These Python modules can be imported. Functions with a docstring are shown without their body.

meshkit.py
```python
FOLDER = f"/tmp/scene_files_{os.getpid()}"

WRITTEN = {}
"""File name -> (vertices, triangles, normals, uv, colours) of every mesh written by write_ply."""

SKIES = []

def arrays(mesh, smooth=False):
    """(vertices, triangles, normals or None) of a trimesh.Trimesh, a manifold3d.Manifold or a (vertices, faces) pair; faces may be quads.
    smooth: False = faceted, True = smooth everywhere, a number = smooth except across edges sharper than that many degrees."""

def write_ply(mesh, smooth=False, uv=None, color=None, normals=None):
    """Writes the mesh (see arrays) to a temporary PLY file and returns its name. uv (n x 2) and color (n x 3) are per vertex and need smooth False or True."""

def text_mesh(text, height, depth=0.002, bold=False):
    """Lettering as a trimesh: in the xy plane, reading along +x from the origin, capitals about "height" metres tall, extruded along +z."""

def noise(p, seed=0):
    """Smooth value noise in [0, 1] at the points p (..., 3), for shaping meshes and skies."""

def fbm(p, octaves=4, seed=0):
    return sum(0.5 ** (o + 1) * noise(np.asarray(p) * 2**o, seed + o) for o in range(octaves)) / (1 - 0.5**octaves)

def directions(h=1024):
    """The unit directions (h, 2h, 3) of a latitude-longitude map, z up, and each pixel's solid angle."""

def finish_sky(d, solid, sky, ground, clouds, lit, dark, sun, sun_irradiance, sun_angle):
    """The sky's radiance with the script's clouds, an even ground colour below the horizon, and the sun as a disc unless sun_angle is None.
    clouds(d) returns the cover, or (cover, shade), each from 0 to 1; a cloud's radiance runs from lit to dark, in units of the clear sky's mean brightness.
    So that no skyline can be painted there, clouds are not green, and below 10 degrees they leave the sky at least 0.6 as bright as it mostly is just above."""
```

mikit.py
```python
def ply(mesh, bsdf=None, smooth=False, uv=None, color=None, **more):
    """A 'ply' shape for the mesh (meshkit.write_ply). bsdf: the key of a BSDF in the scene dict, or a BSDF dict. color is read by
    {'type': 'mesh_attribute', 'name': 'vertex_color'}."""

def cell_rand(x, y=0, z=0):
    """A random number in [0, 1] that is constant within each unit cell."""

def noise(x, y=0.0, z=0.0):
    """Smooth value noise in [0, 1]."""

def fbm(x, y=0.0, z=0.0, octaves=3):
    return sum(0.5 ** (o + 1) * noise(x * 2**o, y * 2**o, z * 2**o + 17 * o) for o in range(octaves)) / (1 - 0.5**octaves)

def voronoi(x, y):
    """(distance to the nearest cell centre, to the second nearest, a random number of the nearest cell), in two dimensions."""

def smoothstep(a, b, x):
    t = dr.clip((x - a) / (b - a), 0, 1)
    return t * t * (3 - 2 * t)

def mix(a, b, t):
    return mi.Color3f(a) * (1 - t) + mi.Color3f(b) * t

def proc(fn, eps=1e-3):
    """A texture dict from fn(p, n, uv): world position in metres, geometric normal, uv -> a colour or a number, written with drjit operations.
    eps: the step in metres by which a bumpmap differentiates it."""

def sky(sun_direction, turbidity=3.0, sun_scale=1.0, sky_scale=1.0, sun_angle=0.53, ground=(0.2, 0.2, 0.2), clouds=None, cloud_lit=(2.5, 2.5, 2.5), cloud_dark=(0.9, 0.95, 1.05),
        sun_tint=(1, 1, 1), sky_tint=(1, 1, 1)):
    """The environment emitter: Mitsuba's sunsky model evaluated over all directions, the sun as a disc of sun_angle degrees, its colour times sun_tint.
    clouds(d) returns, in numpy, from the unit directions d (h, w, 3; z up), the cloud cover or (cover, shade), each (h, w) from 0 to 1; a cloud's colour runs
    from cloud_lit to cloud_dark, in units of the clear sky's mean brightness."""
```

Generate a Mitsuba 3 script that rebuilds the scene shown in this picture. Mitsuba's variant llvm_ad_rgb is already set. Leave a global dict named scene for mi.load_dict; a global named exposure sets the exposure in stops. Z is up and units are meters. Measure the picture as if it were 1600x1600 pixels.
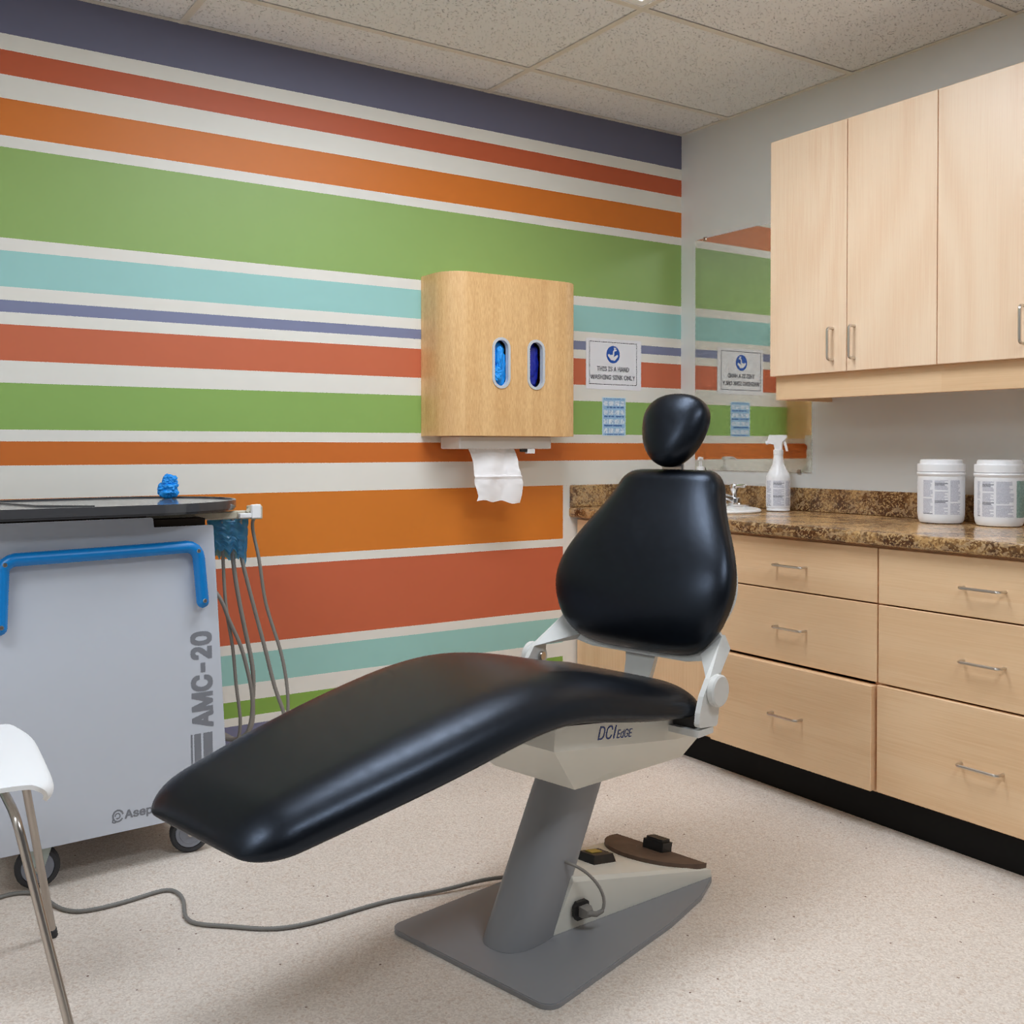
import math, numpy as np, trimesh, drjit as dr, mitsuba as mi, mikit, meshkit
from scipy.interpolate import CubicSpline, PchipInterpolator
from shapely.geometry import Polygon, LineString, Point, box as sbox
from shapely import affinity, unary_union
import manifold3d as m3
T = mi.ScalarTransform4f
scene, labels = {}, {}

# ------------------------------------------------------------------ camera, light, exposure
exposure = 0.56
CAM = np.array([-3.2925, -3.3236, 1.1645]); YAW, PITCH = 0.56087, -0.012497
FWD = np.array([math.sin(YAW)*math.cos(PITCH), math.cos(YAW)*math.cos(PITCH), math.sin(PITCH)])
scene['camera'] = {'type': 'perspective', 'fov': 2*math.degrees(math.atan(800/1571.865)), 'fov_axis': 'x',
    'principal_point_offset_x': (800-712.39)/1600, 'principal_point_offset_y': (800-718.06)/1600,
    'near_clip': 0.05, 'far_clip': 50.0, 'to_world': T().look_at(origin=CAM.tolist(), target=(CAM+FWD).tolist(), up=[0, 0, 1])}
CEIL = 2.567                      # suspended ceiling height
LAMP = [8.95, 9.7, 10.6]            # radiance of the fluorescent diffusers
TROFFERS = [(-2.279, -1.060, -1.505, -0.900), (-2.279, -1.060, -3.325, -2.720), (-4.1, -2.9, -1.505, -0.900)]
ROOM_X, ROOM_Y = -4.7, -4.9       # the room runs from the corner (0, 0) to here

# ------------------------------------------------------------------ materials
def lin(r, g, b):
    return [((c/255)/12.92 if c/255 <= .04045 else ((c/255+.055)/1.055)**2.4) for c in (r, g, b)]
def rgb(c): return {'type': 'rgb', 'value': list(c)}
def principled(name, color, rough=.5, metal=0., spec=.5, **k):
    scene[name] = {'type': 'twosided', 'b': {'type': 'principled', 'base_color': color if isinstance(color, dict) else rgb(color),
                   'roughness': rough, 'metallic': metal, **({} if metal else {'specular': spec}), **k}}
def plain(name, color): scene[name] = {'type': 'twosided', 'b': {'type': 'diffuse', 'reflectance': color if isinstance(color, dict) else rgb(color)}}

N, F, SS, MX = mikit.noise, mikit.fbm, mikit.smoothstep, mikit.mix
WHITE = lin(226, 223, 214)
STRIPES = [  # lower z, upper z, colour (sRGB)
 (2.4185, 3.0, (104, 105, 127)), (2.295, 2.3695, (188, 90, 56)), (2.1105, 2.223, (206, 114, 40)), (1.8005, 2.0755, (142, 172, 98)),
 (1.6525, 1.762, (152, 200, 195)), (1.5755, 1.612, (124, 129, 158)), (1.428, 1.538, (196, 104, 72)), (1.2175, 1.360, (138, 172, 92)),
 (1.1075, 1.1815, (200, 108, 44)), (0.7815, 1.0045, (208, 120, 42)), (0.4845, 0.7495, (194, 98, 66)), (0.346, 0.450, (152, 198, 190)),
 (0.233, 0.288, (130, 166, 74)), (-1.0, 0.2045, (114, 114, 140))]
def mural(p, n, uv):
    c = mi.Color3f(WHITE)
    wob = (N(p.x*3, p.z*3) - .5)*.0012
    for a, b, col in STRIPES:
        on = (p.z + wob > a) & (p.z + wob < b)
        c = dr.select(on, mi.Color3f(lin(*col)), c)
    c = dr.select((p.x > -.676) & (p.z < 1.0045), mi.Color3f(WHITE), c)
    return c*(0.97 + .06*F(p.x*2.2, p.z*2.2, 0, 2))
principled('mat_mural', mikit.proc(mural), rough=.45, spec=.35)
principled('mat_wall', mikit.proc(lambda p, n, uv: mi.Color3f(lin(212, 213, 210))*(.97+.05*F(p.y*3, p.z*3, p.x*3, 2))), rough=.6, spec=.3)

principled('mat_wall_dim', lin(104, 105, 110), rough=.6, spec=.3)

def floor_fn(p, n, uv):
    d1, d2, r1 = mikit.voronoi(p.x*260, p.y*260)
    e1, e2, r2 = mikit.voronoi(p.x*150+7, p.y*150)
    big = F(p.x*1.3, p.y*1.3, 3., 3)
    c = MX(lin(198, 186, 174), lin(221, 211, 200), r1)
    c = dr.select(r2 > .88, c*mi.Color3f(.92, .88, .85), c)
    c = dr.select(r2 < .10, c*mi.Color3f(1.03, 1.035, 1.04), c)
    f1, f2, r3 = mikit.voronoi(p.x*11+3, p.y*11)
    c = dr.select((r3 > .80) & (f1 < .022 + .016*r1), mi.Color3f(lin(120, 96, 84)), c)
    return c*(.95 + .1*big)
principled('mat_floor', mikit.proc(floor_fn), rough=.42, spec=.45)

def tile_fn(p, n, uv):
    d1, d2, r1 = mikit.voronoi(p.x*78 + 1.3*N(p.x*60, p.y*60), p.y*120 + 1.3*N(p.y*60, p.x*60, 5))
    w = N(p.x*160, p.y*160, 9)
    c = mi.Color3f(lin(238, 239, 240))*(.95+.06*N(p.x*300, p.y*300))
    return dr.select((d1 < .36*w) & (r1 > .30), c*.45, c)
plain('mat_ceiling_tile', mikit.proc(tile_fn))
principled('mat_ceiling_rail', lin(214, 208, 196), rough=.5)
plain('mat_dark_gap', lin(40, 36, 34))

def maple(u, v, seed, base, dark, amp=1.):
    """u across the grain, v along it."""
    w = F(u*5., v*.9, seed, 2)
    ring = .5 + .5*dr.sin((u*15 + w*11.)*2.)
    streak = F(u*190, v*3.5, seed+3, 2)
    fine = N(u*420, v*14., seed+5)
    t = dr.clip(.34*ring + .30*streak + .36*fine, 0, 1)
    c = MX(base, dark, dr.clip((t-.30)*1.0*amp, 0, 1))
    tone = F(u*3, v*.5, seed+9, 2)
    return c*MX((.98, .975, .97), (1.03, 1.02, 1.01), tone)
MB, MD = lin(234, 208, 179), lin(221, 184, 150)
principled('mat_maple_up', mikit.proc(lambda p, n, uv: maple(p.y, p.z, dr.floor((p.y+.788)/.3295)*3.7+p.x*1., MB, MD)), rough=.36, spec=.5)
principled('mat_maple_cross', mikit.proc(lambda p, n, uv: maple(p.z, p.y, dr.floor((p.y+.79)/.655)*5.1+dr.floor(p.z/.25)*2.3, lin(224, 191, 152), lin(207, 167, 124))), rough=.38, spec=.5)
principled('mat_maple_low', mikit.proc(lambda p, n, uv: maple(p.y, p.z, 12.3+p.x*2, lin(223, 188, 148), lin(206, 165, 122))), rough=.38, spec=.5)
principled('mat_edge_band', lin(214, 172, 124), rough=.45)
def oak(p, n, uv):
    a = p.x - p.y
    fleck = N(a*380, p.z*75, 4) ; st = F(a*40, p.z*3., 2., 3)
    return MX(lin(228, 188, 134), lin(203, 156, 101), dr.clip(.62*fleck + .8*(st-.38), 0, 1))
principled('mat_oak', mikit.proc(oak), rough=.42, spec=.45)

def granite(p, n, uv):
    ax, ay = dr.abs(n.x) > .6, dr.abs(n.y) > .6
    q = mi.Point3f(dr.select(ax, p.y, p.x), dr.select(ax | ay, p.z, p.y), 0)
    big = F(q.x*16, q.y*16, 1., 3)
    d1, d2, r1 = mikit.voronoi(q.x*210 + .8*N(q.x*150, q.y*150), q.y*210 + .8*N(q.y*150, q.x*150, 2))
    e1, e2, r2 = mikit.voronoi(q.x*95 + 1.2*N(q.x*60, q.y*60), q.y*95 + 1.2*N(q.y*60, q.x*60, 4))
    c = MX(lin(92, 60, 34), lin(176, 138, 90), SS(.30, .70, big))
    c = dr.select(r1 > .72, MX(c, lin(196, 164, 118), .6), c)
    c = dr.select(r1 < .22, c*mi.Color3f(.60, .54, .50), c)
    c = dr.select((r2 > .8), MX(c, lin(178, 150, 116), .55), c)
    c = dr.select((r2 < .16), MX(c, lin(70, 50, 38), .45), c)
    return c
principled('mat_granite', mikit.proc(granite), rough=.16, spec=.55)

def vinyl(p, n, uv):
    s = F(p.x*260, p.y*260, p.z*260, 2)
    return mi.Color3f(.0021, .0027, .0038)*(.7+.7*s)
def vinyl_rough(p, n, uv):
    return .34 + .10*(F(p.x*60, p.y*60, p.z*60, 3)-.5) + .10*(N(p.x*500, p.y*500, p.z*500)-.5)
principled('mat_black_vinyl', mikit.proc(vinyl), rough=mikit.proc(vinyl_rough), spec=.34, spec_tint=.7)
principled('mat_chair_gray', lin(196, 196, 192), rough=.35, spec=.5)
principled('mat_chair_beige', lin(214, 211, 200), rough=.42, spec=.45)
principled('mat_base_gray', lin(132, 133, 136), rough=.42, spec=.45)
principled('mat_black', lin(22, 21, 21), rough=.45)
principled('mat_toe_kick', lin(12, 12, 12), rough=.6, spec=.2)
principled('mat_brown_rubber', mikit.proc(lambda p, n, uv: MX(lin(104, 84, 70), lin(84, 66, 56), F(p.x*30, p.y*30, 1., 3))), rough=.6, spec=.3)
principled('mat_yellow', lin(176, 150, 62), rough=.5)
principled('mat_chrome', [.78, .78, .79], rough=.10, metal=1.)
principled('mat_steel', [.50, .46, .42], rough=.24, metal=1.)
principled('mat_nickel', [.62, .58, .53], rough=.30, metal=1.)
principled('mat_white_plastic', lin(236, 237, 238), rough=.30, spec=.5)
principled('mat_white_shell', lin(226, 227, 227), rough=.30, spec=.5)
principled('mat_porcelain', lin(240, 240, 238), rough=.10, spec=.55)
principled('mat_cart_panel', lin(188, 193, 202), rough=.38, spec=.5)
principled('mat_cart_inside', lin(60, 52, 46), rough=.7, spec=.2)
principled('mat_tray', lin(66, 66, 68), rough=.09, spec=.65)
principled('mat_cart_beige', lin(190, 182, 162), rough=.45)
principled('mat_blue_handle', lin(0, 118, 190), rough=.34, spec=.5)
principled('mat_ink_gray', lin(118, 121, 128), rough=.5)
principled('mat_ink_navy', lin(38, 58, 118), rough=.45)
principled('mat_ink_black', lin(34, 34, 46), rough=.6)
principled('mat_caster_bracket', lin(168, 178, 172), rough=.4)
principled('mat_rubber', lin(44, 46, 50), rough=.55)
principled('mat_caster_hub', lin(128, 132, 142), rough=.45)
principled('mat_hose', lin(132, 128, 122), rough=.42)
principled('mat_cable', lin(120, 118, 114), rough=.5)
principled('mat_paper', lin(232, 232, 236), rough=.7, spec=.2)
principled('mat_towel', lin(238, 236, 236), rough=.9, spec=.1)
principled('mat_towel_unit', lin(206, 202, 196), rough=.45)
principled('mat_sign_blue', lin(20, 76, 164), rough=.5)
principled('mat_gray_rim', lin(190, 194, 198), rough=.35)
principled('mat_glove_blue', lin(20, 146, 232), rough=.35, spec=.5)
principled('mat_glove_navy', lin(26, 40, 150), rough=.3, spec=.5)
scene['mat_blue_film'] = {'type': 'principledthin', 'base_color': rgb(lin(105, 185, 235)), 'roughness': .2, 'spec_trans': .62, 'diff_trans': .9, 'eta': 1.4}
scene['mat_clear_plastic'] = {'type': 'principledthin', 'base_color': rgb([.86, .9, .9]), 'roughness': .12, 'spec_trans': .75, 'diff_trans': .6, 'eta': 1.4}
scene['mat_mirror'] = {'type': 'twosided', 'b': {'type': 'conductor', 'material': 'Ag', 'specular_reflectance': rgb([.86, .88, .87])}}
def notice_fn(p, n, uv):
    u = (p.x + .464)/.132; v = (p.z - 1.213)/.165
    c = mi.Color3f(lin(150, 188, 220))
    row = dr.floor(v*4.2); fr = v*4.2 - row; colm = u*4.0; fc = colm - dr.floor(colm)
    cellon = (fr > .30) & (fr < .82) & (fc > .08) & (fc < .92) & (u > .06) & (u < .94)
    line = (fr > .03) & (fr < .2) & (mikit.cell_rand(dr.floor(u*26), row, 3) > .25) & (u > .08) & (u < .92)
    c = dr.select(cellon, MX(lin(228, 236, 244), lin(150, 178, 210), SS(.5, .8, N(u*40, v*50, row))), c)
    c = dr.select(line, mi.Color3f(lin(70, 110, 165)), c)
    edge = (u < .03) | (u > .97) | (v < .02) | (v > .975)
    return dr.select(edge, mi.Color3f(lin(196, 222, 238)), c)
principled('mat_notice', mikit.proc(notice_fn), rough=.4)
def label_fn(cx, cy, z0, z1, a0, rad, cols, tint):
    """Small grey print in columns around a tub: lines of unreadable type."""
    def fn(p, n, uv):
        s = dr.atan2(p.y-cy, p.x-cx)
        s = s - a0
        s = dr.select(s > math.pi, s - 2*math.pi, dr.select(s < -math.pi, s + 2*math.pi, s))*rad
        v = (p.z - z0)/(z1 - z0)
        c = mi.Color3f(lin(232, 233, 236))
        for k, (x0, x1) in enumerate(cols):
            inside = (s > x0) & (s < x1) & (v > .05) & (v < .95)
            rows = v*26
            rr = mikit.cell_rand(dr.floor(rows), k*7 + 2)
            ln = (rows - dr.floor(rows) > .18) & (rr > .12) & ((s-x0)/(x1-x0) < .62 + .6*mikit.cell_rand(dr.floor(rows), k + 11.))
            dark = (rr > .93)
            ink = dr.select(dark, mi.Color3f(lin(128, 130, 140)), MX(lin(196, 197, 206), lin(176, 178, 190), N(s*900, p.z*500, k*3.)))
            c = dr.select(inside & ln, ink, c)
        if tint is not None:
            g0, g1 = tint
            c = dr.select((s > g0) & (s < g1) & (v < .97), MX(lin(150, 178, 170), lin(112, 146, 138), N(s*300, p.z*300)), c)
        return c
    return mikit.proc(fn)

# ------------------------------------------------------------------ mesh helpers
def mesh(v, f): return trimesh.Trimesh(np.asarray(v, float), np.asarray(f, int), process=False)
def cat(*ms): return trimesh.util.concatenate([m for m in ms])
def to_tri(man):
    m = man.to_mesh(); return trimesh.Trimesh(np.array(m.vert_properties[:, :3]), np.array(m.tri_verts), process=False)
def bx(x0, x1, y0, y1, z0, z1):
    m = trimesh.creation.box((abs(x1-x0), abs(y1-y0), abs(z1-z0))); m.apply_translation(((x0+x1)/2, (y0+y1)/2, (z0+z1)/2)); return m
def cbx(x0, x1, y0, y1, z0, z1, c=.002):
    """Box with chamfered edges."""
    lo, hi = np.minimum([x0, y0, z0], [x1, y1, z1]), np.maximum([x0, y0, z0], [x1, y1, z1])
    c = min(c, *(.45*(hi-lo))); pts = []
    for i in (0, 1):
        for j in (0, 1):
            for k in (0, 1):
                corner = np.array([lo[0] if i == 0 else hi[0], lo[1] if j == 0 else hi[1], lo[2] if k == 0 else hi[2]])
                sg = np.array([1-2*i, 1-2*j, 1-2*k])*c
                for a in range(3):
                    q = corner + sg; q[a] = corner[a]; pts.append(q)
    return trimesh.convex.convex_hull(np.array(pts))
def hull(pts): return trimesh.convex.convex_hull(np.array(pts, float))
def tube(pts, r, sides=12, cap=True, samples=None, closed=False):
    """Round bar along a path; r a number or one per point. samples: resample through a spline."""
    p = np.asarray(pts, float); r = np.broadcast_to(np.asarray(r, float), (len(p),)).copy()
    if samples:
        d = np.r_[0, np.cumsum(np.linalg.norm(np.diff(p, axis=0), axis=1))]
        s = np.linspace(0, d[-1], samples); p = PchipInterpolator(d, p)(s) if len(p) < 3 else CubicSpline(d, p)(s); r = np.interp(s, d, r)
    if cap:
        t0 = (p[0]-p[1])/np.linalg.norm(p[0]-p[1]); t1 = (p[-1]-p[-2])/np.linalg.norm(p[-1]-p[-2])
        a = [(.38, .924), (.72, .69), (.98, .2)]
        p = np.vstack([[p[0]+t0*r[0]*h for h, w in a[::-1]], p, [p[-1]+t1*r[-1]*h for h, w in a]])
        r = np.r_[[r[0]*w for h, w in a[::-1]], r, [r[-1]*w for h, w in a]]
    t = np.gradient(p, axis=0); t /= np.linalg.norm(t, axis=1, keepdims=True)
    up = np.array([0, 0, 1.]) if abs(t[0][2]) < .9 else np.array([1., 0, 0])
    a0 = np.cross(t[0], up); a0 /= np.linalg.norm(a0); A_ = [a0]
    for i in range(1, len(p)):
        q = A_[-1] - t[i]*np.dot(A_[-1], t[i]); A_.append(q/np.linalg.norm(q))
    A_ = np.array(A_); B_ = np.cross(t, A_)
    ang = np.arange(sides)*2*np.pi/sides
    V = p[:, None] + r[:, None, None]*(np.cos(ang)[None, :, None]*A_[:, None] + np.sin(ang)[None, :, None]*B_[:, None])
    return rings(V)
def rings(V, caps=True):
    """A closed skin over rings (n, m, 3) of points."""
    n, m, _ = V.shape
    i, j = np.meshgrid(np.arange(n-1), np.arange(m), indexing='ij')
    q = np.stack([i*m+j, i*m+(j+1) % m, (i+1)*m+(j+1) % m, (i+1)*m+j], -1).reshape(-1, 4)
    f = np.vstack([q[:, [0, 1, 2]], q[:, [0, 2, 3]]]); v = V.reshape(-1, 3)
    if caps:
        v = np.vstack([v, V[0].mean(0), V[-1].mean(0)]); k = np.arange(m)
        f = np.vstack([f, np.stack([np.full(m, n*m), (k+1) % m, k], 1), np.stack([np.full(m, n*m+1), (n-1)*m+k, (n-1)*m+(k+1) % m], 1)])
    me = mesh(v, f)
    if me.volume < 0: me.invert()
    return me
def lathe(profile, c, sides=40):
    """(radius, z) profile around a vertical axis through c."""
    pr = np.asarray(profile, float); a = np.arange(sides)*2*np.pi/sides
    V = np.stack([pr[:, :1]*np.cos(a)[None], pr[:, :1]*np.sin(a)[None], np.repeat(pr[:, 1:], sides, 1)], -1) + np.asarray(c, float)
    return rings(V)
def cyl(p0, p1, r, sides=28, bevel=0.):
    """Straight disc or rod with flat (or bevelled) ends."""
    p0, p1 = np.asarray(p0, float), np.asarray(p1, float); d = (p1-p0)/np.linalg.norm(p1-p0)
    if bevel: P = [p0, p0+d*bevel, p1-d*bevel, p1]; R = [r-bevel, r, r, r-bevel]
    else: P, R = [p0, p1], [r, r]
    up = np.array([0, 0, 1.]) if abs(d[2]) < .9 else np.array([1., 0, 0])
    a = np.cross(d, up); a /= np.linalg.norm(a); b = np.cross(d, a); g = np.arange(sides)*2*np.pi/sides
    return rings(np.array([q + s*(np.cos(g)[:, None]*a + np.sin(g)[:, None]*b) for q, s in zip(P, R)]))
def prism(poly, origin, ex, ey, ez, depth):
    """Polygon in the plane (ex, ey) at origin, thickened along ez."""
    parts = []
    for g in (poly.geoms if hasattr(poly, 'geoms') else [poly]):
        parts.append(trimesh.creation.extrude_polygon(g, depth, engine='earcut'))
    m = cat(*parts); v = np.array(m.vertices)
    m = mesh(np.asarray(origin, float) + v[:, :1]*np.asarray(ex, float) + v[:, 1:2]*np.asarray(ey, float) + v[:, 2:]*np.asarray(ez, float), m.faces)
    if m.volume < 0: m.invert()
    return m
def text(s, height, origin, ex, ey, ez, depth=.0008, bold=False, shear=0., width=1.):
    m = meshkit.text_mesh(s, height, depth, bold); v = np.array(m.vertices)
    x = (v[:, :1] + shear*v[:, 1:2])*width
    o = mesh(np.asarray(origin, float) + x*np.asarray(ex, float) + v[:, 1:2]*np.asarray(ey, float) + v[:, 2:]*np.asarray(ez, float), m.faces)
    if o.volume < 0: o.invert()
    return o
def text_width(s, height, bold=False): return float(meshkit.text_mesh(s, height, .001, bold).bounds[1][0])

_used = {}
def key(name, parent=None):
    k = f'{parent}__{name}' if parent else name
    n = _used.get(k, -1) + 1; _used[k] = n
    return k if n == 0 else f'{k}_{n:03d}'
def put(name, m, mat, parent=None, smooth=35, **more):
    k = key(name, parent); scene[k] = mikit.ply(m, mat, smooth, **more); return k
def thing(name, label, category, group=None):
    k = key(name); labels[k] = {'label': label, 'category': category, **({'group': group} if group else {})}; return k
def one(name, m, mat, label, category, group=None, smooth=35, **more):
    k = put(name, m, mat, None, smooth, **more); labels[k] = {'label': label, 'category': category, **({'group': group} if group else {})}; return k
def struct(name, m, mat, smooth=False, label=None):
    k = put(name, m, mat, None, smooth); labels[k] = {'kind': 'structure', **({'label': label} if label else {})}; return k
def say(k, text_): labels[k] = {'label': text_}

X, Y, Z = np.eye(3)

# ------------------------------------------------------------------ the room
struct('floor', bx(ROOM_X-.1, .1, ROOM_Y-.1, .1, -.06, 0), 'mat_floor', label='speckled beige sheet vinyl floor')
struct('wall_back', bx(ROOM_X-.1, .1, 0, .1, 0, CEIL+.12), 'mat_mural', label='wall with a mural of horizontal coloured stripes')
struct('wall_right', bx(0, .1, ROOM_Y-.1, 0, 0, CEIL+.12), 'mat_wall', label='plain off-white wall behind the cabinets')
struct('wall_left', bx(ROOM_X-.1, ROOM_X, ROOM_Y-.1, 0, 0, CEIL+.12), 'mat_wall')
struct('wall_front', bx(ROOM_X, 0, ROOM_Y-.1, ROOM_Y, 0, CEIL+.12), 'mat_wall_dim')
struct('baseboard_back', cbx(ROOM_X, -.66, -.006, 0, 0, .10, .002), 'mat_toe_kick', label='black vinyl cove base')
ceil_k = struct('ceiling', bx(ROOM_X-.1, .1, ROOM_Y-.1, .1, CEIL+.05, CEIL+.12), 'mat_dark_gap', label='suspended ceiling of fissured tiles in a metal grid')
gx = [0.0, -1.060, -2.279, -3.498, ROOM_X]
gy = [0.0] + [-.285-.61*k for k in range(8)] + [ROOM_Y]
HR = .012
def is_light(x0, x1, y0, y1):
    return any(abs(a-x0) < .25 and abs(c-y0) < .15 for a, b, c, d in TROFFERS)
TROFFERS = [(gx[2], gx[1], gy[3], gy[2]), (gx[2], gx[1], gy[6], gy[5]), (gx[4], gx[3], gy[4], gy[3])]
rng = np.random.default_rng(3)
for i in range(len(gx)-1):
    for j in range(len(gy)-1):
        x1, x0, y1, y0 = gx[i], gx[i+1], gy[j], gy[j+1]
        if (x0, x1, y0, y1) in TROFFERS: continue
        dz = rng.uniform(0, .0012)
        put('tile', cbx(x0+HR*.6, x1-HR*.6, y0+HR*.6, y1-HR*.6, CEIL+.004+dz, CEIL+.02, .003), 'mat_ceiling_tile', ceil_k, False)
for x in gx[1:-1]:
    put('rail', cat(bx(x-HR, x+HR, ROOM_Y, 0, CEIL, CEIL+.0025), bx(x-.002, x+.002, ROOM_Y, 0, CEIL+.0025, CEIL+.03)), 'mat_ceiling_rail', ceil_k, False)
for y in gy[1:-1]:
    for i in range(len(gx)-1):
        a = gx[i] - (HR if i else 0); b = gx[i+1] + (HR if i+1 < len(gx)-1 else 0)
        put('rail', bx(b, a, y-HR, y+HR, CEIL+.0003, CEIL+.0025), 'mat_ceiling_rail', ceil_k, False)
put('edge_trim', cat(bx(ROOM_X, 0, -.02, 0, CEIL+.001, CEIL+.0025), bx(-.02, 0, ROOM_Y, -.02, CEIL+.001, CEIL+.0025)), 'mat_ceiling_rail', ceil_k, False)
for k, (x0, x1, y0, y1) in enumerate(TROFFERS):
    t = thing('ceiling_light', ['bright fluorescent ceiling panel just cut off by the top edge of the photo', 'fluorescent ceiling panel near the front wall', 'fluorescent ceiling panel by the left wall'][k], 'ceiling light')
    put('frame', cat(bx(x0+HR, x1-HR, y0+HR, y0+.04, CEIL+.003, CEIL+.02), bx(x0+HR, x1-HR, y1-.04, y1-HR, CEIL+.003, CEIL+.02),
                     bx(x0+HR, x0+.04, y0+.04, y1-.04, CEIL+.003, CEIL+.02), bx(x1-.04, x1-HR, y0+.04, y1-.04, CEIL+.003, CEIL+.02)), 'mat_white_plastic', t, False)
    v = [[x0+.036, y0+.036, CEIL+.008], [x1-.036, y0+.036, CEIL+.008], [x1-.036, y1-.036, CEIL+.008], [x0+.036, y1-.036, CEIL+.008]]
    put('diffuser', mesh(v, [[0, 2, 1], [0, 3, 2]]), 'mat_white_plastic', t, False, emitter={'type': 'area', 'radiance': rgb(LAMP)})

# ------------------------------------------------------------------ upper cabinets
def bow_handle(p0, p1, out, r=.0048, proj=.032):
    """Wire pull between two feet p0, p1 standing off along out."""
    p0, p1, out = map(lambda q: np.asarray(q, float), (p0, p1, out)); d = (p1-p0)/np.linalg.norm(p1-p0); c = .011
    pts = [p0, p0+out*(proj-c)]
    for a in (22, 45, 68): pts.append(p0+out*(proj-c) + c*(1-math.cos(math.radians(a)))*d + c*math.sin(math.radians(a))*out)
    pts += [p0+out*proj+d*c, p1+out*proj-d*c]
    for a in (68, 45, 22): pts.append(p1+out*(proj-c) - c*(1-math.cos(math.radians(a)))*d + c*math.sin(math.radians(a))*out)
    pts += [p1+out*(proj-c), p1]
    return tube(pts, r, 10, cap=False)
UD, UZ0, UZ1 = .3305, 1.424, 2.2855
DW = .3295; UY = -.788
for u in range(2):
    t = thing('wall_cabinet', ['maple laminate wall cabinet overlapping the mirror, two doors with facing handles', 'maple laminate wall cabinet cut off by the right edge of the photo'][u], 'cabinet', 'wall cabinets above the counter')
    a = UY - u*2*DW
    put('body', cbx(-.311, 0, a-2*DW+.0005, a-.0005, UZ0+.002, UZ1-.001, .001), 'mat_maple_up', t, False)
    for d in range(2):
        y1 = a - d*DW - .0015; y0 = y1 - DW + .003
        dk = put('door', cbx(-UD, -.3125, y0, y1, UZ0, UZ1, .0015), 'mat_maple_up', t, False)
        hy = (y0+.052) if d == 0 else (y1-.029-.002)
        hk = put('handle', bow_handle((-UD, hy, 1.466), (-UD, hy, 1.575), -X), 'mat_nickel', dk)
        say(hk, 'brushed metal bow handle')
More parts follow.
